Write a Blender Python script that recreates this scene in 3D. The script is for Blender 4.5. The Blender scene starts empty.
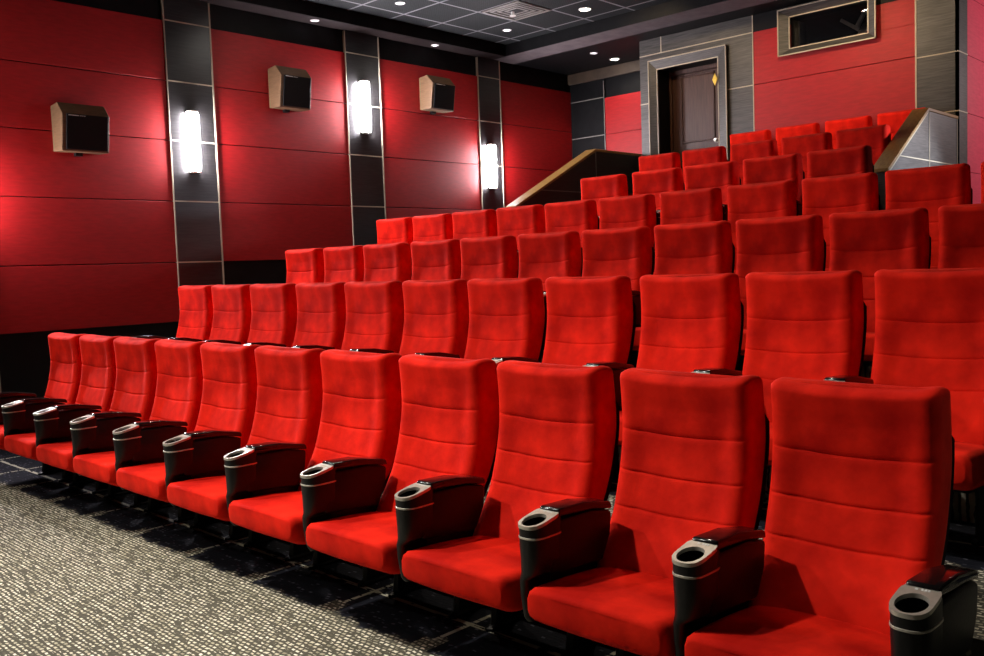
import bpy, bmesh, math, random
from mathutils import Vector, Matrix
random.seed(7)
SC = bpy.context.scene
COL = SC.collection
PI = math.pi

# ------------------------------------------------------------------ materials
def new_mat(name):
    m = bpy.data.materials.new(name); m.use_nodes = True
    nt = m.node_tree; nt.nodes.clear()
    out = nt.nodes.new('ShaderNodeOutputMaterial')
    b = nt.nodes.new('ShaderNodeBsdfPrincipled')
    nt.links.new(b.outputs[0], out.inputs[0])
    return m, nt, b
def N(nt, t, **kw):
    n = nt.nodes.new(t)
    for k, v in kw.items():
        if isinstance(k, str) and k.startswith('i_'): n.inputs[k[2:].replace('_', ' ')].default_value = v
        else: setattr(n, k, v)
    return n
def ramp(nt, stops, interp='LINEAR'):
    r = nt.nodes.new('ShaderNodeValToRGB'); r.color_ramp.interpolation = interp
    e = r.color_ramp.elements
    while len(e) < len(stops): e.new(.5)
    for i, (p, c) in enumerate(stops):
        e[i].position = p; e[i].color = (*c, 1) if len(c) == 3 else c
    return r
def noisy(name, c1, c2, scale=(1, 1, 1), nscale=8, rough=.6, spec=.4, metal=0, sheen=0, bump=0, bscale=200, detail=4, sheen_tint=None, lo=.35, hi=.65):
    m, nt, b = new_mat(name)
    tc = N(nt, 'ShaderNodeTexCoord'); mp = N(nt, 'ShaderNodeMapping'); mp.inputs['Scale'].default_value = scale
    nt.links.new(tc.outputs['Object'], mp.inputs[0])
    no = N(nt, 'ShaderNodeTexNoise'); no.inputs['Scale'].default_value = nscale; no.inputs['Detail'].default_value = detail
    nt.links.new(mp.outputs[0], no.inputs['Vector'])
    r = ramp(nt, [(lo, c1), (hi, c2)]); nt.links.new(no.outputs[0], r.inputs[0])
    nt.links.new(r.outputs[0], b.inputs['Base Color'])
    b.inputs['Roughness'].default_value = rough; b.inputs['Specular IOR Level'].default_value = spec
    b.inputs['Metallic'].default_value = metal
    if sheen:
        b.inputs['Sheen Weight'].default_value = sheen; b.inputs['Sheen Roughness'].default_value = .4
        if sheen_tint: b.inputs['Sheen Tint'].default_value = (*sheen_tint, 1)
    if bump:
        n2 = N(nt, 'ShaderNodeTexNoise'); n2.inputs['Scale'].default_value = bscale
        nt.links.new(mp.outputs[0], n2.inputs['Vector'])
        bp = N(nt, 'ShaderNodeBump'); bp.inputs['Strength'].default_value = bump; bp.inputs['Distance'].default_value = .004
        nt.links.new(n2.outputs[0], bp.inputs['Height']); nt.links.new(bp.outputs[0], b.inputs['Normal'])
    return m
def emit(name, col, s):
    m, nt, b = new_mat(name)
    b.inputs['Base Color'].default_value = (*col, 1)
    b.inputs['Emission Color'].default_value = (*col, 1); b.inputs['Emission Strength'].default_value = s
    return m

M = {}
M['velvet'] = noisy('red_velvet', (.52, .006, .002), (.96, .021, .007), nscale=5, rough=.85, spec=.10, sheen=.15, sheen_tint=(1, .12, .06), bump=.25, bscale=45, detail=5)
M['wall_red'] = noisy('red_wall_fabric', (.30, .005, .006), (.38, .0065, .0075), scale=(1, 1, 6), nscale=9, rough=.55, spec=.32, bump=.08, bscale=60)
M['wall_pink'] = noisy('raspberry_wall_fabric', (.50, .030, .065), (.58, .038, .078), scale=(1, 1, 6), nscale=9, rough=.6, spec=.3)
M['black'] = noisy('black_paint', (.0035, .0035, .004), (.006, .006, .0065), rough=.55, spec=.15)
M['plastic'] = noisy('black_plastic', (.0035, .0036, .004), (.007, .007, .0075), nscale=30, rough=.42, spec=.35, bump=.12, bscale=90)
M['gloss'] = noisy('glossy_black_pad', (.006, .005, .005), (.010, .008, .008), rough=.12, spec=.6)
M['silver'] = noisy('satin_silver', (.62, .59, .50), (.74, .70, .61), rough=.32, metal=.6, nscale=40)
M['badge'] = noisy('white_print', (.8, .8, .78), (.85, .85, .83), rough=.5)
M['tile'] = noisy('grey_grained_tile', (.036, .034, .031), (.082, .077, .070), scale=(1.2, 1.2, 22), nscale=5, rough=.42, spec=.45, detail=6)
M['tile_dark'] = noisy('dark_grained_tile', (.009, .0085, .009), (.021, .020, .020), scale=(1.2, 1.2, 22), nscale=5, rough=.35, spec=.5, detail=6)
M['joint'] = noisy('beige_joint', (.42, .36, .26), (.48, .42, .31), rough=.45, spec=.4)
M['joint_dim'] = noisy('grey_joint', (.16, .15, .13), (.2, .19, .17), rough=.45, spec=.4)
M['gold'] = noisy('golden_wood_cap', (.24, .125, .03), (.33, .18, .05), scale=(8, 1, 8), nscale=6, rough=.4, spec=.4)
M['door_wood'] = noisy('brown_door_wood', (.062, .024, .014), (.105, .044, .026), scale=(30, 30, 1.5), nscale=3, rough=.45, spec=.4, detail=6)
M['door_panel'] = noisy('brown_door_panel', (.070, .028, .016), (.115, .050, .030), scale=(30, 30, 1.5), nscale=3, rough=.45, spec=.4, detail=6)
M['spk_wood'] = noisy('speaker_wood', (.10, .056, .026), (.15, .085, .042), scale=(2, 2, 14), nscale=5, rough=.5)
M['spk_grille'] = noisy('speaker_grille', (.004, .004, .005), (.009, .009, .010), nscale=400, rough=.7, spec=.2)
M['soffit_lit'] = noisy('lit_soffit_mauve', (.10, .085, .09), (.13, .11, .115), rough=.8, spec=.1)  # lighter tone stands for the light falling on the soffit band
M['soffit'] = noisy('dark_soffit_paint', (.016, .011, .011), (.024, .017, .017), rough=.75, spec=.1)
M['pool_strip'] = noisy('pool_strip_tone', (.05, .034, .022), (.07, .048, .03), rough=.6)
M['diamond_yellow'] = noisy('yellow_satin', (.75, .5, .06), (.85, .6, .1), rough=.35, metal=.3)
M['lamp'] = emit('sconce_glow', (1, .93, 1.0), 280)
M['led'] = emit('downlight_glow', (1, .93, .80), 60)
M['led_dim'] = emit('dim_downlight_glow', (.95, .85, 1.0), 4)
M['proj'] = noisy('grey_projector_case', (.16, .15, .15), (.22, .21, .2), rough=.5)
M['white_metal'] = noisy('white_enamel', (.7, .69, .67), (.78, .77, .75), rough=.4)

def ceiling_mat():
    m, nt, b = new_mat('black_ceiling_tile')
    tc = N(nt, 'ShaderNodeTexCoord'); sx = N(nt, 'ShaderNodeSeparateXYZ'); nt.links.new(tc.outputs['Object'], sx.inputs[0])
    def grid(sock, period, wd, off=0):
        a = N(nt, 'ShaderNodeMath', operation='ADD'); nt.links.new(sock, a.inputs[0]); a.inputs[1].default_value = off
        p = N(nt, 'ShaderNodeMath', operation='PINGPONG'); nt.links.new(a.outputs[0], p.inputs[0]); p.inputs[1].default_value = period / 2
        l = N(nt, 'ShaderNodeMath', operation='LESS_THAN'); nt.links.new(p.outputs[0], l.inputs[0]); l.inputs[1].default_value = wd / 2
        return l.outputs[0]
    gx = grid(sx.outputs[0], .6, .028, .325); gy = grid(sx.outputs[1], .6, .028, .3)
    mx = N(nt, 'ShaderNodeMath', operation='MAXIMUM'); nt.links.new(gx, mx.inputs[0]); nt.links.new(gy, mx.inputs[1])
    # fine perforation of the tiles
    hx = grid(sx.outputs[0], .03, .011); hy = grid(sx.outputs[1], .03, .011)
    mh = N(nt, 'ShaderNodeMath', operation='MAXIMUM'); nt.links.new(hx, mh.inputs[0]); nt.links.new(hy, mh.inputs[1])
    c0 = N(nt, 'ShaderNodeMix', data_type='RGBA'); c0.inputs['A'].default_value = (.006, .0065, .007, 1); c0.inputs['B'].default_value = (.022, .025, .026, 1)
    nt.links.new(mh.outputs[0], c0.inputs['Factor'])
    c1 = N(nt, 'ShaderNodeMix', data_type='RGBA'); c1.inputs['B'].default_value = (.17, .17, .18, 1)
    nt.links.new(mx.outputs[0], c1.inputs['Factor']); nt.links.new(c0.outputs['Result'], c1.inputs['A'])
    nt.links.new(c1.outputs['Result'], b.inputs['Base Color'])
    b.inputs['Roughness'].default_value = .7; b.inputs['Specular IOR Level'].default_value = .08
    return m
M['ceil'] = ceiling_mat()

def carpet_mat():
    # object space: every tier's origin sits under its row of seats, y = 0 at the backrests
    m, nt, b = new_mat('woven_carpet')
    L = nt.links.new
    tc = N(nt, 'ShaderNodeTexCoord'); sx = N(nt, 'ShaderNodeSeparateXYZ'); L(tc.outputs['Object'], sx.inputs[0])
    X, Y = sx.outputs[0], sx.outputs[1]
    def mth(op, a, v=None):
        n = N(nt, 'ShaderNodeMath', operation=op)
        if hasattr(a, 'is_linked'): L(a, n.inputs[0])
        else: n.inputs[0].default_value = a
        if v is not None:
            if hasattr(v, 'is_linked'): L(v, n.inputs[1])
            else: n.inputs[1].default_value = v
        return n.outputs[0]
    # weave cells
    wob = N(nt, 'ShaderNodeTexNoise'); wob.inputs['Scale'].default_value = 22; L(tc.outputs['Object'], wob.inputs['Vector'])
    wv = N(nt, 'ShaderNodeVectorMath', operation='MULTIPLY_ADD'); L(wob.outputs['Color'], wv.inputs[0]); wv.inputs[1].default_value = (.022, .022, 0); L(tc.outputs['Object'], wv.inputs[2])
    br = N(nt, 'ShaderNodeTexBrick'); L(wv.outputs[0], br.inputs['Vector'])
    br.offset = .5; br.inputs['Scale'].default_value = 1
    br.inputs['Brick Width'].default_value = .030; br.inputs['Row Height'].default_value = .021
    br.inputs['Mortar Size'].default_value = .0063; br.inputs['Mortar Smooth'].default_value = .3; br.inputs['Bias'].default_value = 0
    br.inputs['Color1'].default_value = (0, 0, 0, 1); br.inputs['Color2'].default_value = (1, 1, 1, 1); br.inputs['Mortar'].default_value = (.5, .5, .5, 1)
    big = N(nt, 'ShaderNodeTexNoise'); big.inputs['Scale'].default_value = 14; big.inputs['Detail'].default_value = 2
    L(tc.outputs['Object'], big.inputs['Vector'])
    mp = N(nt, 'ShaderNodeMapping'); mp.inputs['Scale'].default_value = (12, 50, 1); L(tc.outputs['Object'], mp.inputs[0])
    dash = N(nt, 'ShaderNodeTexNoise'); dash.inputs['Scale'].default_value = 1; dash.inputs['Detail'].default_value = 1; L(mp.outputs[0], dash.inputs['Vector'])
    light = ramp(nt, [(0, (.30, .28, .19)), (.35, (.62, .58, .43)), (1, (.92, .88, .72))]); L(br.outputs['Color'], light.inputs[0])
    dsel = mth('GREATER_THAN', dash.outputs[0], .58)
    c0 = N(nt, 'ShaderNodeMix', data_type='RGBA'); L(dsel, c0.inputs['Factor']); L(light.outputs[0], c0.inputs['A']); c0.inputs['B'].default_value = (.12, .112, .08, 1)
    c1 = N(nt, 'ShaderNodeMix', data_type='RGBA'); L(br.outputs['Fac'], c1.inputs['Factor']); L(c0.outputs['Result'], c1.inputs['A']); c1.inputs['B'].default_value = (.085, .08, .06, 1)
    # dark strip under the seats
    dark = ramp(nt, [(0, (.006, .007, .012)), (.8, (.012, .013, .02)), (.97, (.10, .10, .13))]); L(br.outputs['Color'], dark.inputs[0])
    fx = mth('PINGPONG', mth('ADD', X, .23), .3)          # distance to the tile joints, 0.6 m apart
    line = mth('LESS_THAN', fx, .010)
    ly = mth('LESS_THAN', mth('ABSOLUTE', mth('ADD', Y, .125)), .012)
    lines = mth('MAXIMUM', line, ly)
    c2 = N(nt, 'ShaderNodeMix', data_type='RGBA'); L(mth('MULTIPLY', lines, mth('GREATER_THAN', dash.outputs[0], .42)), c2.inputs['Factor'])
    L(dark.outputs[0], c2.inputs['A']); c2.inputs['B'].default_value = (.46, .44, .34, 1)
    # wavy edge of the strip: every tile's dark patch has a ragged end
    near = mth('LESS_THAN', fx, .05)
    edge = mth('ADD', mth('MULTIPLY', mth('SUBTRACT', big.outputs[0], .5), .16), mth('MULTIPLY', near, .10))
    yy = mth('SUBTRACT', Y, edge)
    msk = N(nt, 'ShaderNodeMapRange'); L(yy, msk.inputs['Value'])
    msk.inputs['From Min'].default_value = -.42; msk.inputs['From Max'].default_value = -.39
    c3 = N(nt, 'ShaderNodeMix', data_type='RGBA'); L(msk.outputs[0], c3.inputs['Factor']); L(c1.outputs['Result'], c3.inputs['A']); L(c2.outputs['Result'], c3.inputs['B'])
    L(c3.outputs['Result'], b.inputs['Base Color'])
    b.inputs['Roughness'].default_value = .9; b.inputs['Specular IOR Level'].default_value = .15
    bp = N(nt, 'ShaderNodeBump'); bp.inputs['Strength'].default_value = .35; bp.inputs['Distance'].default_value = .004
    inv = mth('SUBTRACT', 1.0, br.outputs['Fac']); L(inv, bp.inputs['Height']); L(bp.outputs[0], b.inputs['Normal'])
    return m
M['carpet'] = carpet_mat()

def glass_mat():
    m, nt, b = new_mat('booth_glass')
    b.inputs['Base Color'].default_value = (.75, .75, .78, 1); b.inputs['Roughness'].default_value = .02
    b.inputs['Transmission Weight'].default_value = 1; b.inputs['IOR'].default_value = 1.45
    return m
M['glass'] = glass_mat()

# ------------------------------------------------------------------ mesh helpers
class MB:
    def __init__(s): s.v = []; s.f = []
    def add(s, vs, fs):
        o = len(s.v); s.v += [tuple(v) for v in vs]; s.f += [tuple(i + o for i in f) for f in fs]
    def box(s, x0, x1, y0, y1, z0, z1):
        s.add([(x0, y0, z0), (x1, y0, z0), (x1, y1, z0), (x0, y1, z0), (x0, y0, z1), (x1, y0, z1), (x1, y1, z1), (x0, y1, z1)],
              [(0, 3, 2, 1), (4, 5, 6, 7), (0, 1, 5, 4), (1, 2, 6, 5), (2, 3, 7, 6), (3, 0, 4, 7)])
    def prism_x(s, pts, x0, x1):              # polygon in (y, z), extruded along x
        n = len(pts)
        s.add([(x0, y, z) for y, z in pts] + [(x1, y, z) for y, z in pts],
              [tuple(range(n))[::-1], tuple(range(n, 2 * n))] + [(i, (i + 1) % n, n + (i + 1) % n, n + i) for i in range(n)])
    def prism_y(s, pts, y0, y1):              # polygon in (x, z), extruded along y
        n = len(pts)
        s.add([(x, y0, z) for x, z in pts] + [(x, y1, z) for x, z in pts],
              [tuple(range(n)), tuple(range(n, 2 * n))[::-1]] + [(i, n + i, n + (i + 1) % n, (i + 1) % n) for i in range(n)])
    def loft(s, rings, cap0=True, cap1=True):
        n = len(rings[0]); o = []
        for r in rings: o += r
        f = []
        for k in range(len(rings) - 1):
            for i in range(n):
                j = (i + 1) % n
                f.append((k * n + i, k * n + j, (k + 1) * n + j, (k + 1) * n + i))
        if cap0: f.append(tuple(range(n))[::-1])
        if cap1: f.append(tuple(range((len(rings) - 1) * n, len(rings) * n)))
        s.add(o, f)
    def cyl(s, c, r, z0, z1, n=24, r1=None):
        r1 = r if r1 is None else r1
        s.loft([[(c[0] + r * math.cos(2 * PI * i / n), c[1] + r * math.sin(2 * PI * i / n), z0) for i in range(n)],
                [(c[0] + r1 * math.cos(2 * PI * i / n), c[1] + r1 * math.sin(2 * PI * i / n), z1) for i in range(n)]])
    def build(s, name, mat, parent=None, smooth=False, bevel=0, loc=None, seg=2):
        me = bpy.data.meshes.new(name); me.from_pydata(s.v, [], s.f)
        bm = bmesh.new(); bm.from_mesh(me); bmesh.ops.recalc_face_normals(bm, faces=bm.faces)
        if bevel:
            eds = [e for e in bm.edges if len(e.link_faces) == 2 and e.calc_face_angle() > .5]
            bmesh.ops.bevel(bm, geom=eds, offset=bevel, segments=seg, affect='EDGES', profile=.5, clamp_overlap=True)
        bm.to_mesh(me); bm.free()
        if smooth:
            me.shade_smooth()
        me.materials.append(M[mat])
        o = bpy.data.objects.new(name, me); COL.objects.link(o)
        if parent: o.parent = parent
        if loc: o.location = loc
        return o
def sharp(o, ang=40):
    o.data.set_sharp_from_angle(angle=math.radians(ang)); return o
def empty(name, loc=(0, 0, 0), rz=0):
    o = bpy.data.objects.new(name, None); o.empty_display_size = .1; COL.objects.link(o)
    o.location = loc; o.rotation_euler = (0, 0, rz); return o
def tag(o, label, cat, group=None):
    o['label'] = label; o['category'] = cat
    if group: o['group'] = group
    return o
def struct(o):
    o['kind'] = 'structure'; return o
def interp(pts, t):
    # smooth (Catmull-Rom on non-uniform knots, simple Hermite) interpolation
    if t <= pts[0][0]: return pts[0][1]
    if t >= pts[-1][0]: return pts[-1][1]
    for k in range(len(pts) - 1):
        if pts[k][0] <= t <= pts[k + 1][0]:
            x0, y0 = pts[k]; x1, y1 = pts[k + 1]; h = x1 - x0
            m0 = (y1 - pts[k - 1][1]) / (x1 - pts[k - 1][0]) if k > 0 else (y1 - y0) / h
            m1 = (pts[k + 2][1] - y0) / (pts[k + 2][0] - x0) if k + 2 < len(pts) else (y1 - y0) / h
            u = (t - x0) / h
            return (2*u**3 - 3*u*u + 1)*y0 + (u**3 - 2*u*u + u)*h*m0 + (-2*u**3 + 3*u*u)*y1 + (u**3 - u*u)*h*m1
def sup(n, a, b, e):
    out = []
    for i in range(n):
        t = 2 * PI * i / n
        # even-ish spacing along a rounded rectangle
        c, s = math.cos(t), math.sin(t)
        k = (abs(c) ** e + abs(s) ** e) ** (-1 / e)
        out.append((c * k * a, s * k * b))
    return out
def rrect(n, a, b, r):
    # n points on a rounded rectangle (half sizes a, b), evenly by arc length, starting at (a, 0), counter-clockwise
    r = min(r, a * .98, b * .98)
    segs = [('l', (a, 0), (a, b - r)), ('a', (a - r, b - r), 0), ('l', (a - r, b), (-a + r, b)), ('a', (-a + r, b - r), 90),
            ('l', (-a, b - r), (-a, -b + r)), ('a', (-a + r, -b + r), 180), ('l', (-a + r, -b), (a - r, -b)), ('a', (a - r, -b + r), 270), ('l', (a, -b + r), (a, 0))]
    ln = [math.dist(s[1], s[2]) if s[0] == 'l' else r * PI / 2 for s in segs]
    T = sum(ln); out = []
    for i in range(n):
        d = T * i / n
        for s, l in zip(segs, ln):
            if d <= l + 1e-9:
                if s[0] == 'l':
                    u = d / l if l > 0 else 0
                    out.append((s[1][0] + (s[2][0] - s[1][0]) * u, s[1][1] + (s[2][1] - s[1][1]) * u))
                else:
                    g = math.radians(s[2]) + d / r
                    out.append((s[1][0] + r * math.cos(g), s[1][1] + r * math.sin(g)))
                break
            d -= l
    return out

# ------------------------------------------------------------------ one cinema chair (origin: floor, centre of the backrest's top front edge)
FRONT = [(.33, -.185), (.38, -.165), (.46, -.115), (.54, -.066), (.62, -.034), (.70, -.012), (.80, .006), (.90, .008), (.98, .002), (1.03, -.002)]
THICK = [(.33, .10), (.45, .13), (.6, .145), (.8, .155), (.95, .15), (1.03, .145)]
SEAMS = (.835, .695, .575)
def backrest_mb(hw):
    mb = MB(); n = 76
    zs = [.335 + .012 * k for k in range(56)]
    for s in SEAMS: zs += [s - .006, s - .003, s, s + .003, s + .006]
    zs = sorted(z for z in set(round(z, 4) for z in zs) if z < .998)
    zs = [z for i, z in enumerate(zs) if i == 0 or z - zs[i - 1] > .0025]
    levels = [(z, 0) for z in zs]
    for k in range(1, 9): levels.append((.996 + .030 * math.sin(k / 8 * PI / 2), k / 8))
    rings = []
    for z, q in levels:
        c = math.cos(q * PI / 2) if q else 1
        t = interp(THICK, z) * (.30 + .70 * c) / 2
        a = (hw - .006 * max(0, (.62 - z) / .3)) - .026 * (1 - c)
        if z < .36: a -= .01; t *= .9
        yc = interp(FRONT, z) + interp(THICK, z) / 2
        groove = 0
        for s in SEAMS:
            d = abs(z - s)
            groove = max(groove, max(0, 1 - d / .006))
        puff = 0
        bounds = [.40] + sorted(SEAMS) + [.99]
        for lo, hi in zip(bounds, bounds[1:]):
            if lo < z < hi: puff = math.sin(PI * (z - lo) / (hi - lo))
        ring = []
        for (x, y) in rrect(n, a, t, min(.036, t * .8)):
            u = x / hw
            yy = yc + y; zz = z
            if y < -t * .35:
                w = min(1, (-y / t - .35) / .5)
                cen = 1 - min(1, max(0, (abs(u) - .55) / .30)) ** 2 * (3 - 2 * min(1, max(0, (abs(u) - .55) / .30)))
                yy += w * (.016 * cen * min(1, max(0, (1.0 - z) / .08)))         # bolsters stand proud of the middle
                yy -= w * .0035 * puff * cen
                yy += w * .0042 * groove * (1 if abs(u) < .93 else 0)
                win = max(0, min(1, (z - .42) / .1)) * max(0, min(1, (.97 - z) / .1))
                zz -= w * .016 * (1 - u * u) * win
            zz += .016 * (abs(u) ** 4) * max(0, min(1, (z - .9) / .09)) - .004 * (1 - abs(u)) * max(0, min(1, (z - .9) / .09))
            ring.append((x, yy, zz))
        rings.append(ring)
    mb.loft(rings); return mb
def seat_mb(hw):
    mb = MB(); n = 56; rings = []
    levels = []
    for k in range(7): levels.append((-.525 + .024 * (1 - math.cos(k / 6 * PI / 2)), k / 6))
    for k in range(1, 15): levels.append((-.501 + .396 * k / 14, 1))
    for k in range(1, 4): levels.append((-.105 + .02 * math.sin(k / 3 * PI / 2), 1 - k / 6))
    for y, q in levels:
        r = math.sin(q * PI / 2)
        f = (y + .525) / .42
        top = .413 - .034 * f + .008 * math.sin(PI * min(1, f))
        bot = .285 - .03 * f
        bot += .03 * max(0, 1 - f / .15)
        h = (top - bot) / 2 * (.74 + .26 * r); zc = (top + bot) / 2 - .006 * (1 - r)
        a = hw - .010 * (1 - r)
        ring = []
        for (x, z) in rrect(n, a, h, min(.028, h * .6)):
            u = x / hw
            zz = zc + z
            if z > h * .4: zz += .012 * (1 - u * u) - .004
            ring.append((x, y - .012 * (1 - u * u) * (1 - min(1, f / .3)), zz))
        rings.append(ring)
    mb.loft(rings); return mb
def shell_mb(hw):
    mb = MB(); rings = []
    for k in range(14):
        z = .22 + (.93 - .22) * k / 13
        zz = max(z, .34)
        y1 = interp(FRONT, zz) + interp(THICK, zz) - .004 + (z - zz) * .25
        a = hw - .02 - (.03 if k in (0, 13) else 0)
        rings.append([(x, y1 + .008 + y, z) for x, y in rrect(24, a, .012, .011)])
    mb.loft(rings); return mb
def pan_mb(hw):
    mb = MB(); rings = []
    for (y, zt, zb, a) in ((-.45, .298, .282, hw - .06), (-.40, .29, .262, hw - .04), (-.30, .28, .235, hw - .03), (-.10, .262, .215, hw - .03), (.03, .262, .225, hw - .04)):
        rings.append([(x, y, (zt + zb) / 2 + z) for x, z in rrect(24, a, (zt - zb) / 2, .012)])
    mb.loft(rings); return mb
def arm_panel_mb():
    mb = MB()
    mb.prism_x([(-.40, .588), (-.44, .54), (-.44, .42), (-.17, .40), (-.125, .48), (-.115, .560), (-.22, .582)], -.052, .052)
    mb.prism_x([(-.44, .43), (-.42, .32), (-.38, .29), (-.12, .25), (-.06, .26), (-.14, .43)], -.052, -.012)
    return mb
def arm_post_mb():
    # hollow cup-holder post at the front of the arm; below the seat's top it narrows
    mb = MB(); n = 40; rings = []
    def ring(z, rx, ry, yc, tilt=0, xc=0):
        out = []
        for i in range(n):
            c, s = math.cos(2 * PI * i / n), math.sin(2 * PI * i / n)
            e = 2.8 if s < 0 else 6
            k = (abs(c) ** e + abs(s) ** e) ** (-1 / e)
            y = yc + s * k * ry
            out.append((xc + c * k * rx, y, z + tilt * (y - yc)))
        return out
    for z, rx, ry, yc, xc in ((.265, .018, .046, -.43, -.036), (.285, .020, .056, -.436, -.035), (.36, .022, .063, -.443, -.033), (.41, .026, .065, -.445, -.029), (.435, .050, .066, -.445, -.004), (.48, .054, .067, -.446, 0), (.52, .0555, .068, -.447, 0)):
        rings.append(ring(z, rx, ry, yc, 0, xc))
    rings.append(ring(.593, .056, .068, -.447, .20))
    rings.append(ring(.591, .048, .060, -.447, .20))
    rings.append(ring(.49, .043, .054, -.445))
    rings.append(ring(.485, .02, .02, -.445))
    mb.loft(rings); return mb
def cup_plate_mb():
    # satin plate with a round hole, sloping down to the front
    mb = MB(); n = 48; tops = []; bots = []; it = []; ib = []
    yc = -.453
    for i in range(n):
        t = 2 * PI * i / n
        c, s = math.cos(t), math.sin(t)
        e = 2.8 if s < 0 else 6
        k = (abs(c) ** e + abs(s) ** e) ** (-1 / e)
        ox = c * k * .057; oy = yc + s * k * .064
        ix = c * .044; iy = yc - .014 + s * .044
        def h(y): return .583 + .20 * max(0, y - (yc - .072))
        tops.append((ox, oy, h(oy) + .005)); bots.append((ox, oy, h(oy) - .006)); it.append((ix, iy, h(iy) + .005)); ib.append((ix, iy, h(iy) - .006))
    mb.add(tops + it + ib + bots, [(i, (i + 1) % n, n + (i + 1) % n, n + i) for i in range(n)] + [(n + i, n + (i + 1) % n, 2 * n + (i + 1) % n, 2 * n + i) for i in range(n)]
           + [(2 * n + i, 2 * n + (i + 1) % n, 3 * n + (i + 1) % n, 3 * n + i) for i in range(n)] + [(3 * n + i, 3 * n + (i + 1) % n, (i + 1) % n, i) for i in range(n)])
    return mb
def ring_band_mb():
    mb = MB(); n = 40; rings = []
    for z, r in ((.546, .0555), (.547, .0578), (.552, .0578), (.553, .0555)):
        out = []
        for i in range(n):
            c, s = math.cos(2 * PI * i / n), math.sin(2 * PI * i / n); e = 2.8 if s < 0 else 6; k = (abs(c) ** e + abs(s) ** e) ** (-1 / e)
            out.append((c * k * r, -.447 + s * k * (r + .0125), z))
        rings.append(out)
    mb.loft(rings, False, False)
    return mb
def arm_pad_mb():
    mb = MB()
    mb.prism_x([(-.400, .598), (-.394, .624), (-.26, .618), (-.115, .590), (-.108, .564), (-.22, .584)], -.050, .050)
    return mb
def arm_badge_mb():
    mb = MB()
    for x, w in ((-.018, .009), (0, .006), (.009, .006), (.018, .006)):
        y0 = -.408; z0 = .583 + .20 * (y0 + .525) + .0045; z1 = z0 + .20 * .008
        mb.add([(x, y0, z0 + .0012), (x + w, y0, z0 + .0012), (x + w, y0 + .008, z1 + .0012), (x, y0 + .008, z1 + .0012), (x, y0, z0 - .003), (x + w, y0, z0 - .003), (x + w, y0 + .008, z1 - .003), (x, y0 + .008, z1 - .003)],
               [(4, 5, 1, 0), (0, 1, 2, 3), (7, 6, 5, 4), (1, 5, 6, 2), (0, 3, 7, 4), (2, 6, 7, 3)])
    return mb

def make_chair(hw):
    r = empty('cinema_chair')
    sharp(backrest_mb(hw - .018).build('backrest', 'velvet', r, True), 75)
    st = sharp(seat_mb(hw - .014).build('seat', 'velvet', r, True), 75); st.location.x = .022
    sharp(shell_mb(hw).build('back_shell', 'plastic', r, True), 60)
    sharp(pan_mb(hw).build('seat_pan', 'plastic', r, True), 60)
    for s in (-1, 1):
        lg = MB(); rings = []
        for z, a, b in ((0, .022, .11), (.012, .022, .11), (.02, .016, .085), (.12, .015, .07), (.245, .018, .09)):
            rings.append([(s * (hw - .075) + x, -.03 + y, z) for x, y in rrect(16, a, b, .012)])
        lg.loft(rings); lg.build('leg', 'plastic', r)
    return r
def make_arm(parent, dx):
    a = sharp(arm_panel_mb().build('armrest', 'plastic', parent, True, bevel=.012), 50); a.scale.x = .82; a.location.x = dx; a.location.z = .012
    # the panel carries the cup-holder post, plate, band, pad and seat-number print
    p = sharp(arm_post_mb().build('cup_post', 'plastic', a, True), 50)
    sharp(cup_plate_mb().build('cup_holder', 'silver', a, True), 40)
    sharp(ring_band_mb().build('cup_band', 'silver', a, True), 40)
    sharp(arm_pad_mb().build('arm_pad', 'gloss', a, True, bevel=.009, seg=3), 50)
    arm_badge_mb().build('seat_number_print', 'badge', a)
    return a
def copy_tree(o, parent=None):
    c = o.copy(); COL.objects.link(c)
    if parent: c.parent = parent; c.matrix_parent_inverse = o.matrix_parent_inverse.copy()
    for ch in list(o.children): copy_tree(ch, c)
    return c

ROWS = [  # name, y, z of the backrest top, backrest left edges, pitch, seat half width
    ('front row', 0.0, 1.02, [0.035, .60, 1.165, 1.73, 2.30, 2.87, 3.45, 4.045, 4.635, 5.235, 5.80], .58, .265),
    ('second row', 1.192, 1.328, [-.25, .32, .905, 1.51, 2.09, 2.70, 3.29, 3.89, 4.505, 5.085, 5.66], .59, .265),
    ('third row', 2.348, 1.625, [-.33, .27, .845, 1.47, 2.05, 2.655, 3.239, 3.827, 4.402, 4.97, 5.54], .585, .265),
    ('fourth row', 3.504, 1.930, [-.38, .19, .77, 1.36, 1.935, 2.52, 3.115, 3.70, 4.275, 4.845, 5.415], .577, .262),
    ('fifth row', 4.66, 2.245, [1.43, 2.055, 2.625, 3.21, 3.785], .583, .265),
    ('sixth row', 5.827, 2.544, [1.330, 1.885, 2.44, 2.99, 3.53], .574, .250),
    ('back row', 6.93, 2.810, [1.825, 2.385, 2.94, 3.49], .557, .250)]
ORD = ['first', 'second', 'third', 'fourth', 'fifth', 'sixth', 'seventh', 'eighth', 'ninth', 'tenth', 'eleventh']
TZ = [max(0, z - 1.02) for _, _, z, _, _, _ in ROWS]
protos = {}
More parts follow.
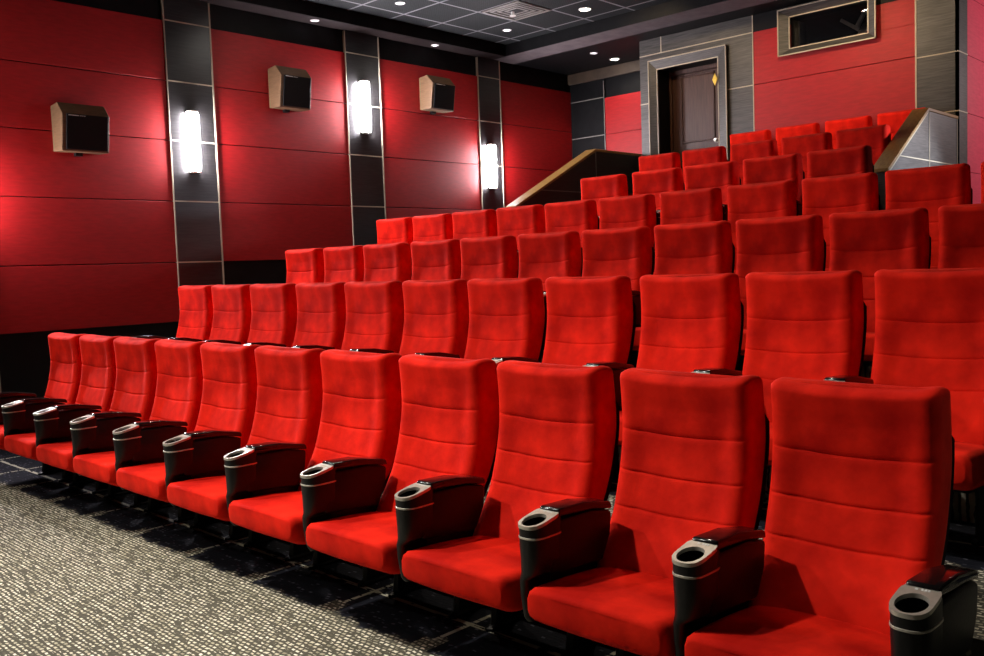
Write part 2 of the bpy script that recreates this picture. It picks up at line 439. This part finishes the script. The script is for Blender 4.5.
for k, (rn, y, zt, xs, pitch, hw) in enumerate(ROWS):
    key = round(hw, 3)
    for i, x in enumerate(xs):
        if key not in protos:
            c = make_chair(hw); protos[key] = {'r': c, 'arm': None}
        else:
            src = protos[key]['r']
            c = src.copy(); COL.objects.link(c)
            for ch in src.children:
                if ch.name.startswith('armrest'): continue
                copy_tree(ch, c)
        off = hw - .036
        c.location = (x + off, y, TZ[k])
        last = i == len(xs) - 1
        arms = [-.005 - off]                       # every chair carries the arm on its lamp-wall side, the last one both
        if last and k < 5: arms.append(pitch - .005 - off)
        for dx in arms:
            if protos.get('arm') is None:
                protos['arm'] = make_arm(c, dx)
            else:
                a = copy_tree(protos['arm'], c); a.location.x = dx
        if last: end = 'last of the %s, farthest from the lamp wall' % rn
        elif i == 0: end = 'first of the %s, nearest the lamp wall' % rn
        else: end = '%s in the %s counting from the lamp wall' % (ORD[i], rn)
        tag(c, 'red velvet cinema chair, ' + end, 'chair', 'cinema chairs in the ' + rn)
        for ch in c.children:
            if ch.name.startswith('backrest'):
                ch.rotation_euler.x = random.uniform(-.006, .006)
            if ch.name.startswith('armrest') : ch['label'] = 'black armrest with a silver cup holder'

# ------------------------------------------------------------------ floors and tiers
XL, XR = -1.45, 8.7
YF, YE = -6.2, 8.15
def carpet_box(name, x0, x1, y0, y1, z0, z1, oy):
    mb = MB(); mb.box(x0, x1, y0 - oy, y1 - oy, z0 - z1, 0)
    o = mb.build(name, 'carpet', loc=(0, oy, z1)); return struct(o)
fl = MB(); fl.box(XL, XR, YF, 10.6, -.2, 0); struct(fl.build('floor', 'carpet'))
ends = [YF] + [ROWS[k - 1][1] + .17 for k in range(1, 7)]
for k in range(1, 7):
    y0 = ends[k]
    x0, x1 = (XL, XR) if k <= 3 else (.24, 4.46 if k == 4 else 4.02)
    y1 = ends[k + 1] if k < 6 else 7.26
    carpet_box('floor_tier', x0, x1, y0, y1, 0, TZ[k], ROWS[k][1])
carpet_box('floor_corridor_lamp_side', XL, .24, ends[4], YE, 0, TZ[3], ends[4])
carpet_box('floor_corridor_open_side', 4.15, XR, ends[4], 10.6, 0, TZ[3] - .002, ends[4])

# ------------------------------------------------------------------ lamp wall (left)
ZP = [.975, 1.565, 2.17, 2.765, 3.345, 3.93]
PIL = [(-.37, .11), (1.825, 2.31), (4.02, 4.505), (6.19, 6.60)]
mb = MB(); mb.box(XL - .3, XL, YF, YE + .3, 0, 4.5); struct(mb.build('wall_left', 'black'))
def panels(name, mat, spans, rows, x, proud=.02, gap=.004):
    mb = MB()
    for (a, b) in spans:
        for (lo, hi) in rows: mb.box(x, x + proud, a + .001, b - .001, lo + gap, hi - gap)
    return struct(mb.build(name, mat, bevel=.003, seg=1))
rw = list(zip(ZP, ZP[1:]))
panels('wall_panels_left', 'wall_red', [(YF, PIL[0][0]), (PIL[0][1], PIL[1][0])], rw, XL)
panels('wall_panels_left', 'wall_red', [(PIL[1][1], PIL[2][0]), (PIL[2][1], PIL[3][0]), (PIL[3][1], YE)], rw[1:], XL)
for n, (a, b) in enumerate(PIL):
    z0 = 0 if b < 2.5 else TZ[3] if b > 3.7 else TZ[2]
    mb = MB(); mb.box(XL, XL + .03, a, b, z0, 4.18); p = struct(mb.build('trim_%d' % (n + 1), 'tile_dark'))
    mb = MB(); mb.box(XL, XL + .036, b - .004, b + .012, z0 + .02, 4.17); mb.box(XL, XL + .034, a - .008, a + .002, z0 + .02, 4.17)
    for z in ZP[1:]: mb.box(XL, XL + .033, a, b, z - .006, z + .006)
    mb.build('trim_strip', 'joint', p)
# stepped skirting below the panels
mb = MB(); mb.box(XL, XL + .015, YF, -.0, 0, .12); struct(mb.build('baseboard_left', 'black'))

# ------------------------------------------------------------------ back wall with door and booth window
YB = 7.26
XG0, XG1, XR1, XP1 = .40, 1.955, 3.75, 4.15
DX0, DX1, DZ = .655, 1.506, 3.79
WX0, WX1, WZ0, WZ1 = 2.405, 3.275, 3.715, 4.06
Z0B = TZ[3]
mb = MB()    # core, 0.4 thick, with a door recess and the booth opening
mb.box(XG0 + .02, DX0, YB + .03, YB + .42, Z0B, 4.18); mb.box(DX0, DX1, YB + .03, YB + .42, DZ, 4.18)
mb.box(DX1, WX0, YB + .03, YB + .42, Z0B, 4.18); mb.box(WX0, WX1, YB + .03, YB + .42, Z0B, WZ0); mb.box(WX0, WX1, YB + .03, YB + .42, WZ1, 4.18)
mb.box(WX1, XP1 - .03, YB + .03, YB + .42, Z0B, 4.18)
struct(mb.build('wall_back', 'black'))
def slabs(name, mat, rects, y0=YB, y1=YB + .03, g=.0):
    mb = MB()
    for (x0, x1, z0, z1) in rects: mb.box(x0 + g, x1 - g, y0, y1, z0 + g, z1 - g)
    return struct(mb.build(name, mat, bevel=.002, seg=1))
slabs('wall_back_tiles', 'tile', [(XG0, .555, Z0B, 3.39), (XG0, .555, 3.39, 3.985), (XG0, .72, 3.985, 4.18), (.72, XG1, 3.985, 4.18), (.555, 1.63, 3.90, 3.985), (1.63, XG1, Z0B, 3.39), (1.63, XG1, 3.39, 3.985)])
slabs('wall_back_panels', 'wall_red', [(XG1, XR1, Z0B, 3.387), (XG1, XR1, 3.393, WZ0), (XG1, WX0, WZ0, 3.985), (WX1, XR1, WZ0, 3.985)])
slabs('wall_back_header', 'black', [(XG1, WX0, 3.985, 4.18), (WX1, XR1, 3.985, 4.18), (WX0, WX1, WZ1, 4.18)])
mb = MB()
for x0, x1, z in ((XG0, XG1, 3.985), (XG0, .555, 3.39), (1.63, XG1, 3.39)): mb.box(x0, x1, YB - .004, YB, z - .006, z + .006)
mb.box(.714, .726, YB - .004, YB, 3.985, 4.18)
mb.box(XG1 - .006, XG1 + .006, YB - .004, YB, Z0B, 4.18)
struct(mb.build('trim_joints', 'joint'))
# pilaster at the open end of the back wall
mb = MB(); mb.box(XR1, XP1, YB, YB + .03, Z0B, 4.18); mb.box(XP1 - .03, XP1, YB, YB + .28, Z0B, 4.18); p = struct(mb.build('trim_pilaster', 'tile'))
mb = MB()
for z in (2.79, 3.37, 3.95):
    mb.box(XR1, XP1 + .004, YB - .004, YB, z - .006, z + .006); mb.box(XP1, XP1 + .004, YB, YB + .28, z - .006, z + .006)
mb.box(XR1 - .008, XR1 + .008, YB - .006, YB, Z0B, 4.18)
mb.build('trim_strip', 'joint', p)
# booth side wall facing the open corridor
mb = MB(); mb.box(XP1 - .2, XP1 - .004, YB + .42, 10.6, Z0B, 4.6); struct(mb.build('wall_booth', 'black'))
mb = MB()
for z0, z1 in ((Z0B, 2.2), (2.2, 2.79), (2.79, 3.37), (3.37, 3.95), (3.95, 4.6)): mb.box(XP1 - .02, XP1, YB + .28, 10.6, z0 + .002, z1 - .002)
struct(mb.build('wall_booth_panels', 'wall_pink', bevel=.002, seg=1))
mb = MB(); mb.box(XG0 + .004, XG0 + .06, YB + .03, YE, Z0B, 4.18); struct(mb.build('wall_corridor_inner', 'tile_dark'))

# door
door = struct(empty('door_1', ((DX0 + DX1) / 2, YB + .30, TZ[6])))
def local(mb, o): mb.v = [(x - o.location.x, y - o.location.y, z - o.location.z) for x, y, z in mb.v]; return mb
yl = YB + .30
mb = MB(); mb.box(DX0 + .03, DX1 - .05, yl, yl + .045, TZ[6] + .005, DZ - .055); local(mb, door).build('door_leaf', 'door_wood', door, bevel=.003)
mb = MB(); mb.prism_y([(.83, 2.01), (1.345, 2.01), (1.345, 2.80), (.83, 2.80)], yl - .012, yl + .002); local(mb, door).build('door_panel', 'door_panel', door, bevel=.009)
mb = MB()   # upper panel with its moulding
for (x0, x1, z0, z1) in ((.805, 1.225 + .06, 2.875, 2.90), (.805, 1.285, 3.685, 3.71), (.805, .83, 2.90, 3.685), (1.26, 1.285, 2.90, 3.685)):
    mb.box(x0, x1, yl - .018, yl, z0, z1)
local(mb, door).build('door_moulding', 'door_wood', door, bevel=.006)
mb = MB(); mb.box(.83, 1.26, yl - .008, yl + .001, 2.90, 3.685); local(mb, door).build('door_panel', 'door_panel', door, bevel=.004)
mb = MB(); mb.box(DX0, DX1, yl - .03, yl + .05, DZ - .055, DZ); mb.box(DX1 - .05, DX1, yl - .03, yl + .05, TZ[6], DZ - .055); mb.box(DX0, DX0 + .03, yl - .03, yl + .05, TZ[6], DZ - .055)
local(mb, door).build('door_frame', 'door_wood', door, bevel=.003)
# splayed casing round the recess: outer edge proud, inner edge set back
def casing(mb, ox0, ox1, oz1, ix0, ix1, iz1, zb, yo, yi, closed=None):
    """picture-frame casing: outer loop at depth yo, inner loop at depth yi"""
    pts_o = [(ox0, zb), (ox0, oz1), (ox1, oz1), (ox1, zb)] if closed is None else [(ox0, zb), (ox0, oz1), (ox1, oz1), (ox1, zb)]
    pts_i = [(ix0, zb if closed is None else closed), (ix0, iz1), (ix1, iz1), (ix1, zb if closed is None else closed)]
    k = 4; rng = range(3) if closed is None else range(4)
    for a in rng:
        b = (a + 1) % k
        o1, o2, i1, i2 = pts_o[a], pts_o[b], pts_i[a], pts_i[b]
        d = .03
        vs = [(o1[0], yo, o1[1]), (o2[0], yo, o2[1]), (i2[0], yi, i2[1]), (i1[0], yi, i1[1]),
              (o1[0], yo + d, o1[1]), (o2[0], yo + d, o2[1]), (i2[0], yi + d, i2[1]), (i1[0], yi + d, i1[1])]
        mb.add(vs, [(0, 1, 2, 3), (7, 6, 5, 4), (0, 4, 5, 1), (1, 5, 6, 2), (2, 6, 7, 3), (3, 7, 4, 0)])
mb = MB(); casing(mb, .555, 1.63, 3.90, DX0, DX1, DZ, TZ[6], YB - .045, YB - .005); local(mb, door).build('door_casing', 'tile', door)
mb = MB()
for (x0, x1, z0, z1, y) in ((.549, .561, TZ[6], 3.906, YB - .05), (1.624, 1.636, TZ[6], 3.906, YB - .05), (.549, 1.636, 3.894, 3.906, YB - .05),
                            (DX0 - .006, DX0 + .006, TZ[6], DZ + .006, YB - .010), (DX1 - .006, DX1 + .006, TZ[6], DZ + .006, YB - .010), (DX0, DX1, DZ - .006, DZ + .006, YB - .010)):
    mb.box(x0, x1, y, y + .012, z0, z1)
local(mb, door).build('casing_edge', 'joint', door)
mb = MB(); mb.cyl((0, 0), .026, 0, .012); mb.cyl((0, 0), .011, .012, .045); mb.cyl((0, 0), .027, .045, .07, r1=.018)
h = sharp(mb.build('door_handle', 'silver', door, True)); h.rotation_euler = (PI / 2, 0, 0); h.location = (1.31 - door.location.x, yl - .001 - door.location.y, 2.862 - TZ[6])
# small yellow diamond on the casing
mb = MB(); mb.prism_y([(0, -.075), (.035, 0), (0, .075), (-.035, 0)], 0, .012)
o = mb.build('yellow_diamond', 'diamond_yellow', None, bevel=.003); o.location = (1.478, YB - .036, 3.53)
tag(o, 'small yellow diamond on the frame of the brown door', 'marker')

# booth window
win = struct(empty('window_1', ((WX0 + WX1) / 2, YB, (WZ0 + WZ1) / 2)))
mb = MB(); casing(mb, 2.30, 3.372, 4.14, WX0, WX1, WZ1, 3.64, YB - .075, YB - .012, closed=WZ0); local(mb, win).build('window_frame', 'tile', win)
mb = MB()
for (x0, x1, z0, z1, y) in ((2.294, 2.306, 3.634, 4.146, YB - .08), (3.366, 3.378, 3.634, 4.146, YB - .08), (2.294, 3.378, 3.634, 3.646, YB - .08), (2.294, 3.378, 4.134, 4.146, YB - .08),
                            (WX0 - .006, WX0 + .006, WZ0, WZ1, YB - .018), (WX1 - .006, WX1 + .006, WZ0, WZ1, YB - .018), (WX0, WX1, WZ0 - .006, WZ0 + .006, YB - .018), (WX0, WX1, WZ1 - .006, WZ1 + .006, YB - .018)):
    mb.box(x0, x1, y, y + .010, z0, z1)
local(mb, win).build('frame_edge', 'joint', win)
mb = MB(); mb.box(WX0, WX1, YB + .10, YB + .108, WZ0, WZ1); local(mb, win).build('window_pane', 'glass', win)
# dark booth behind the window, with its projector
for nm, bx in (('wall_booth_rear', (1.6, 3.93, 9.6, 9.8, 1.6, 4.5)), ('wall_booth_side', (1.4, 1.6, YB + .42, 9.6, 1.6, 4.5)), ('ceiling_booth', (1.6, 3.93, YB + .42, 9.6, 4.3, 4.5)), ('floor_booth', (1.6, 3.93, YB + .42, 9.6, 1.5, 1.8))):
    mb = MB(); mb.box(*bx); struct(mb.build(nm, 'black'))
pr = empty('film_projector', (3.05, YB + .85, 1.8))
mb = MB(); mb.prism_x([(-.28, 1.86), (-.22, 1.80), (.35, 1.80), (.35, 2.16), (-.1, 2.22), (-.28, 2.10)], -.12, .2); mb.build('projector_body', 'proj', pr, bevel=.01)
mb = MB(); mb.box(-.1, .16, -.15, .2, 0, 1.80); mb.build('pedestal', 'proj', pr, bevel=.01)
mb = MB(); mb.cyl((0, 0), .06, 0, .12); o = sharp(mb.build('lens', 'gloss', pr, True)); o.rotation_euler = (PI / 2, 0, 0); o.location = (.04, -.28, 1.98)
mb = MB(); mb.prism_y([(-.42, 2.30), (-.40, 2.33), (-.10, 2.12), (-.12, 2.08)], -.05, 0); mb.prism_y([(-.26, 2.19), (-.22, 2.17), (-.13, 2.34), (-.16, 2.35)], -.05, 0); mb.build('reel_arm', 'white_metal', pr, bevel=.004)
tag(pr, 'grey film projector behind the glass of the booth window', 'projector')
# ------------------------------------------------------------------ side-corridor end wall (lamp side)
mb = MB(); mb.box(XL - .3, XG0 + .2, YE + .02, YE + .3, Z0B, 4.18); struct(mb.build('wall_end', 'black'))
mb = MB()
for z0, z1 in ((Z0B, 2.2), (2.2, 2.72), (2.72, 3.24), (3.24, 3.76)): mb.box(-.82, XG0, YE, YE + .02, z0 + .002, z1 - .002)
struct(mb.build('wall_end_panels', 'wall_red', bevel=.002, seg=1))
mb = MB(); mb.box(XL, -.82, YE - .01, YE + .02, Z0B, 4.18); p = struct(mb.build('trim_corner', 'black'))
mb = MB()
for z in (3.24, 3.77): mb.box(XL, -.82, YE - .014, YE - .01, z - .006, z + .006)
mb.box(-.83, -.818, YE - .014, YE - .01, Z0B, 4.0); mb.build('trim_strip', 'joint_dim', p)
mb = MB(); mb.box(XL, XG0, YE - .05, YE, 4.03, 4.18); struct(mb.build('trim_cornice', 'pool_strip', bevel=.01))  # added strip that catches the downlight's pool at the wall top

# ------------------------------------------------------------------ parapets beside the stairs
def parapet(nm, x0, x1, yf, zf, yt, zt, ye, face):
    b = struct(empty(nm, ((x0 + x1) / 2, yf, Z0B)))
    mb = MB(); mb.prism_x([(yf, Z0B), (ye, Z0B), (ye, zt - .025), (yt, zt - .025), (yf, zf - .025)], x0 + .008, x1 - .008)
    local(mb, b).build('parapet_body', face, b)
    mb = MB(); mb.prism_x([(yf - .012, zf - .03), (yt + .008, zt - .03), (ye, zt - .03), (ye, zt), (yt, zt), (yf - .012, zf)], x0, x1)
    local(mb, b).build('parapet_cap', 'gold', b, bevel=.004)
    return b
lp = parapet('wall_parapet_lamp_side', .24, .40, 4.85, 2.065, 6.30, 2.775, YB, 'tile_dark')
mb = MB()
for z0, y0, y1 in ((2.25, 5.25, 6.7),): mb.box(.388, .396, y0, y1, z0 - .005, z0 + .005)
mb.box(.388, .396, 6.295, 6.305, 1.6, 2.74); local(mb, lp).build('joint_strip', 'joint_dim', lp)
mb = MB(); mb.box(.245, .395, 4.842, 4.86, 1.3, 2.035); local(mb, lp).build('end_plate', 'silver', lp)
rp = parapet('wall_parapet_open_side', 4.0, 4.15, 5.435, 2.13, 6.42, 2.735, YB, 'tile')
mb = MB()
mb.box(4.14, 4.147, 6.44, 6.45, 1.5, 2.70); mb.box(4.14, 4.147, 5.70, YB, 2.245, 2.255)
mb.add([(4.14, 5.435, 2.10), (4.147, 5.435, 2.10), (4.147, 6.42, 2.705), (4.14, 6.42, 2.705), (4.14, 5.435, 2.085), (4.147, 5.435, 2.085), (4.147, 6.42, 2.69), (4.14, 6.42, 2.69)],
       [(0, 1, 2, 3), (4, 7, 6, 5), (1, 5, 6, 2), (0, 3, 7, 4), (0, 4, 5, 1), (3, 2, 6, 7)])
mb.box(4.14, 4.147, 7.235, 7.247, 1.5, 2.70)
local(mb, rp).build('joint_strip', 'joint', rp)

# ------------------------------------------------------------------ ceiling
ZC, ZS = 4.33, 4.18
IX, IY = -1.20, 6.50
mb = MB(); mb.box(XL, XR, YF, IY + .02, ZC, ZC + .2); struct(mb.build('ceiling', 'ceil'))
mb = MB(); mb.box(XL, IX, YF, IY, ZS, ZC); struct(mb.build('ceiling_soffit_lamp_side', 'soffit'))
mb = MB(); mb.box(XL, XR, IY, IY + .42, ZS, ZC + .2); struct(mb.build('ceiling_soffit_band', 'soffit_lit'))
mb = MB(); mb.box(XL, XR, IY + .42, 10.6, ZS + .002, ZC + .2); struct(mb.build('ceiling_soffit_rear', 'black'))
mb = MB(); mb.box(IX, XR, IY - .012, IY, ZS + .002, ZC); struct(mb.build('trim_soffit_edge', 'black'))
mb = MB(); mb.box(IX, IX + .012, YF, IY, ZS + .002, ZC); struct(mb.build('trim_soffit_edge', 'black'))
# rest of the hall (behind and beside the camera)
mb = MB(); mb.box(XR, XR + .2, YF, 10.6, 0, 4.5); struct(mb.build('wall_right', 'black'))
mb = MB(); mb.box(XL, XR, YF - .2, YF, 0, 4.5); struct(mb.build('wall_front', 'black'))
mb = MB(); mb.box(4.1, XR, 10.6, 10.8, 0, 4.6); struct(mb.build('wall_corridor_end', 'wall_pink'))

# ------------------------------------------------------------------ wall lamps
def sconce(yc, z0, z1, label):
    r = empty('wall_lamp', (XL + .03, yc, z0))
    h = z1 - z0; n = 20
    mb = MB(); mb.box(0, .02, -.06, .06, -.012, h + .012); mb.build('back_plate', 'silver', r, bevel=.004)
    mb = MB(); rings = []
    for z, s in ((0, .82), (.012, .95), (.03, 1), (h - .03, 1), (h - .012, .95), (h, .82)):
        rings.append([(.02 + .065 * s * math.sin(PI * i / n), -.066 * s * math.cos(PI * i / n), z) for i in range(n + 1)])
    mb.loft(rings); sharp(mb.build('lamp_shade', 'lamp', r, True), 60)
    mb = MB()
    for z in (-.02, h): mb.box(.0, .07, -.05, .05, z, z + .018)
    mb.build('end_cap', 'silver', r, bevel=.006)
    return tag(r, label, 'wall lamp', 'glowing wall lamps on the dark pilasters')
sconce(-.13, 1.86, 2.44, 'white wall lamp on the pilaster nearest the screen')
sconce(2.05, 2.47, 3.05, 'white glowing wall lamp nearest the front row, low on its dark pilaster')
sconce(4.25, 3.035, 3.61, 'white glowing wall lamp mounted highest, on the middle dark pilaster')
sconce(6.37, 2.47, 3.03, 'white glowing wall lamp nearest the rear stair parapet')

# ------------------------------------------------------------------ wall loudspeakers
def speaker(yc, w, zb, zt, label):
    r = empty('wall_speaker', (XL + .02, yc, zb)); h = zt - zb; d = .25
    # cabinet profile in (x, z): back to the wall, sloping top lip, front leaning in towards the bottom
    prof = [(0, .01), (d - .05, 0), (d, h - .11), (d - .10, h), (0, h - .015)]
    mb = MB(); mb.prism_y(prof, -w / 2, w / 2); mb.build('cabinet', 'spk_wood', r, bevel=.006)
    b0 = Vector((d - .05, 0, 0)); b1 = Vector((d, 0, h - .11)); up = (b1 - b0); nrm = Vector((up.z, 0, -up.x)).normalized()
    def face(mb, u0, u1, v0, v1, t0, t1):
        vs = []
        for t in (t0, t1):
            for (u, v) in ((u0, v0), (u1, v0), (u1, v1), (u0, v1)):
                p = b0 + up * v + nrm * t; vs.append((p.x, u, p.z))
        mb.add(vs, [(0, 1, 2, 3), (7, 6, 5, 4), (0, 4, 5, 1), (1, 5, 6, 2), (2, 6, 7, 3), (3, 7, 4, 0)])
    mb = MB(); face(mb, -w / 2 + .035, w / 2 - .02, .05, 1.0, -.004, .012); mb.build('grille', 'spk_grille', r, bevel=.004)
    mb = MB(); face(mb, -w / 2 + .05, -w / 2 + .14, .955, .975, .012, .015)
    for k in range(3): face(mb, -w / 2 + .15 + .018 * k, -w / 2 + .162 + .018 * k, .957, .972, .012, .015)
    mb.build('badge', 'badge', r)
    mb = MB(); mb.box(0, .05, -.03, .03, -.02, .02); mb.build('bracket', 'plastic', r)
    return tag(r, label, 'speaker', 'loudspeakers on the red wall')
speaker(.91, .42, 2.57, 3.0, 'wooden wall loudspeaker before the first lamp, hanging lowest above the front row')
speaker(3.17, .39, 3.18, 3.62, 'wooden wall loudspeaker between the first and second wall lamps')
speaker(5.34, .39, 3.37, 3.79, 'wooden wall loudspeaker with pale side between second and third wall lamps')

# ------------------------------------------------------------------ ceiling fittings
def downlight(x, y, z, glow, label, r0=.055):
    r = empty('downlight', (x, y, z))
    mb = MB(); n = 24; rings = []
    for rr, zz in ((r0 + .02, 0), (r0 + .02, -.006), (r0 + .004, -.010), (r0, -.004)):
        rings.append([(rr * math.cos(2 * PI * i / n), rr * math.sin(2 * PI * i / n), zz) for i in range(n)])
    mb.loft(rings, False, False); sharp(mb.build('trim_ring', 'white_metal', r, True))
    mb = MB(); mb.cyl((0, 0), r0, -.006, -.001); mb.build('lamp_lens', glow, r)
    return tag(r, label, 'downlight', 'recessed ceiling downlights')
downlight(.542, 5.976, ZC, 'led', 'brightest downlight in the black tile ceiling, beside a grid line')
downlight(-.657, 5.949, ZC, 'led_dim', 'small dim lilac downlight in a black ceiling tile by the soffit corner', .035)
downlight(-.613, 4.175, ZC, 'led_dim', 'small dim downlight in the black tile ceiling, nearer the screen than the vent', .035)
downlight(-.376, 7.809, ZS + .002, 'led', 'bright downlight in the dark corridor ceiling beside the door wall', .05)
downlight(-.337, 7.289, ZS + .002, 'led_dim', 'tiny dim downlight in the dark corridor ceiling, before the bright one', .03)
downlight(-1.30, 3.525, ZS, 'led_dim', 'small dim downlight under the side soffit before the middle lamp pilaster', .03)
downlight(-1.31, 5.33, ZS, 'led_dim', 'small dim downlight under the side soffit above the farthest loudspeaker', .03)
downlight(2.93, 6.62, ZS, 'led', 'recessed downlight in the soffit above the booth window, mirrored in its glass', .05)
# air diffuser with a sprinkler
v = empty('ceiling_vent', (.0, 5.40, ZC))
mb = MB()
for k, a in enumerate((.28, .22, .16, .10)):
    b = a - .022; z0 = -.014 + .002 * k
    mb.box(-a, a, -a, -b, z0, -.001); mb.box(-a, a, b, a, z0, -.001); mb.box(-a, -b, -b, b, z0, -.001); mb.box(b, a, -b, b, z0, -.001)
mb.build('louvre_frame', 'joint_dim', v)
mb = MB(); mb.box(-.29, .29, -.29, .29, -.003, 0); mb.build('vent_backing', 'black', v)
tag(v, 'square louvred air vent in the black tile ceiling', 'vent')
s = empty('fire_sprinkler', (-.06, 5.40, ZC - .014))
mb = MB(); mb.cyl((0, 0), .02, -.03, .014); mb.cyl((0, 0), .035, -.036, -.03); mb.build('sprinkler_head', 'white_metal', s)
tag(s, 'small pale sprinkler head at the middle of the ceiling vent', 'sprinkler')

# ------------------------------------------------------------------ lights
def spot(loc, tgt, energy, col, ang=70, blend=.6, size=.08):
    l = bpy.data.lights.new('spot', 'SPOT'); l.energy = energy; l.color = col; l.spot_size = math.radians(ang); l.spot_blend = blend; l.shadow_soft_size = size
    o = bpy.data.objects.new('spot_lamp', l); COL.objects.link(o); o.location = loc
    o.rotation_euler = (Vector(tgt) - Vector(loc)).to_track_quat('-Z', 'Y').to_euler(); return o
WARM = (1, .86, .68); NEUT = (1, .93, .84); COOL = (.80, .86, 1)
# stage lights on the ceiling near the screen, by the lamp wall, aimed across the seats
for x, y, tx, e in ((-1.0, -3.8, 1.2, 150), (-1.0, -2.4, 2.6, 170), (-.6, -4.6, 4.6, 230)): spot((x, y, 4.2), (tx, .1, .6), e, NEUT, 62, .8, .12)
# ceiling spots right before the front row, each tilted towards the open side
for x, e in ((-.2, 250), (1.5, 360), (3.2, 430)): spot((x, -1.9, 4.28), (x + 2.0, -.1, .5), e, NEUT, 58, .8, .08)
# carpet pool before the front row
spot((3.0, -2.2, 4.25), (3.0, -2.2, 0), 520, NEUT, 70, .8, .1)
# downlights over the rows, tilted the same way
for x, y, e in ((-.6, 2.0, 90), (1.6, 2.0, 110), (3.8, 2.0, 100), (-.2, 4.3, 80), (2.0, 4.3, 100), (.542, 5.976, 60)): spot((x, y, ZC - .03), (x + 1.3, y + .05, .8), e, WARM, 85, .7, .05)
# washes on the back wall and the lamp wall
for x, e in ((1.1, 50), (2.9, 115), (3.9, 45)): spot((x, 5.6, ZC - .03), (x, 7.26, 3.3), e, (1, .72, .42), 85, .8, .05)
for y, e in ((-.8, 45), (3.2, 35), (5.4, 30)): spot((.2, y, ZC - .03), (-1.45, y + .1, 2.2), e, NEUT, 110, .7, .08)
# corridor downlight, then unseen fills added for brightness
spot((-.376, 7.809, ZS - .02), (-.376, 7.9, 0), 16, WARM, 130, .5, .03)
spot((5.5, 6.5, 2.4), (4.15, 6.2, 2.0), 210, COOL, 62, .8, .06)  # unseen fill, added low to brighten the parapet face
spot((7.3, .1, 4.2), (6.5, .5, .3), 90, NEUT, 30, .7, .06)  # unseen fill, added for the carpet beside the last front-row chair
spot((6.6, 9.2, 3.4), (4.15, 8.3, 2.9), 290, (1, .84, .84), 90, .6, .1)  # unseen fill, added to lift the pink booth wall

w = bpy.data.worlds.new('world'); SC.world = w; w.use_nodes = True
w.node_tree.nodes['Background'].inputs[0].default_value = (.02, .02, .022, 1); w.node_tree.nodes['Background'].inputs[1].default_value = .3

# ------------------------------------------------------------------ camera
cam = bpy.data.cameras.new('camera'); co = bpy.data.objects.new('camera', cam); COL.objects.link(co)
f, yaw, pitch, roll = 912.8165549, .7660756633, -.0671173049, -.0355775969
fw = Vector((-math.sin(yaw) * math.cos(pitch), math.cos(yaw) * math.cos(pitch), math.sin(pitch)))
r = fw.cross(Vector((0, 0, 1))).normalized(); u = r.cross(fw)
r2 = r * math.cos(roll) + u * math.sin(roll); u2 = -r * math.sin(roll) + u * math.cos(roll)
mw = Matrix.Identity(4)
for i in range(3): mw[i][0] = r2[i]; mw[i][1] = u2[i]; mw[i][2] = -fw[i]
mw.translation = (7.112713, -2.584767, 1.412132)
co.matrix_world = mw
cam.sensor_fit = 'HORIZONTAL'; cam.sensor_width = 36; cam.lens = f / 984 * 36; cam.clip_start = .05
SC.camera = co
vs = SC.view_settings; vs.view_transform = 'Standard'; vs.look = 'None'; vs.gamma = 1; vs.exposure = 0; vs.use_curve_mapping = False
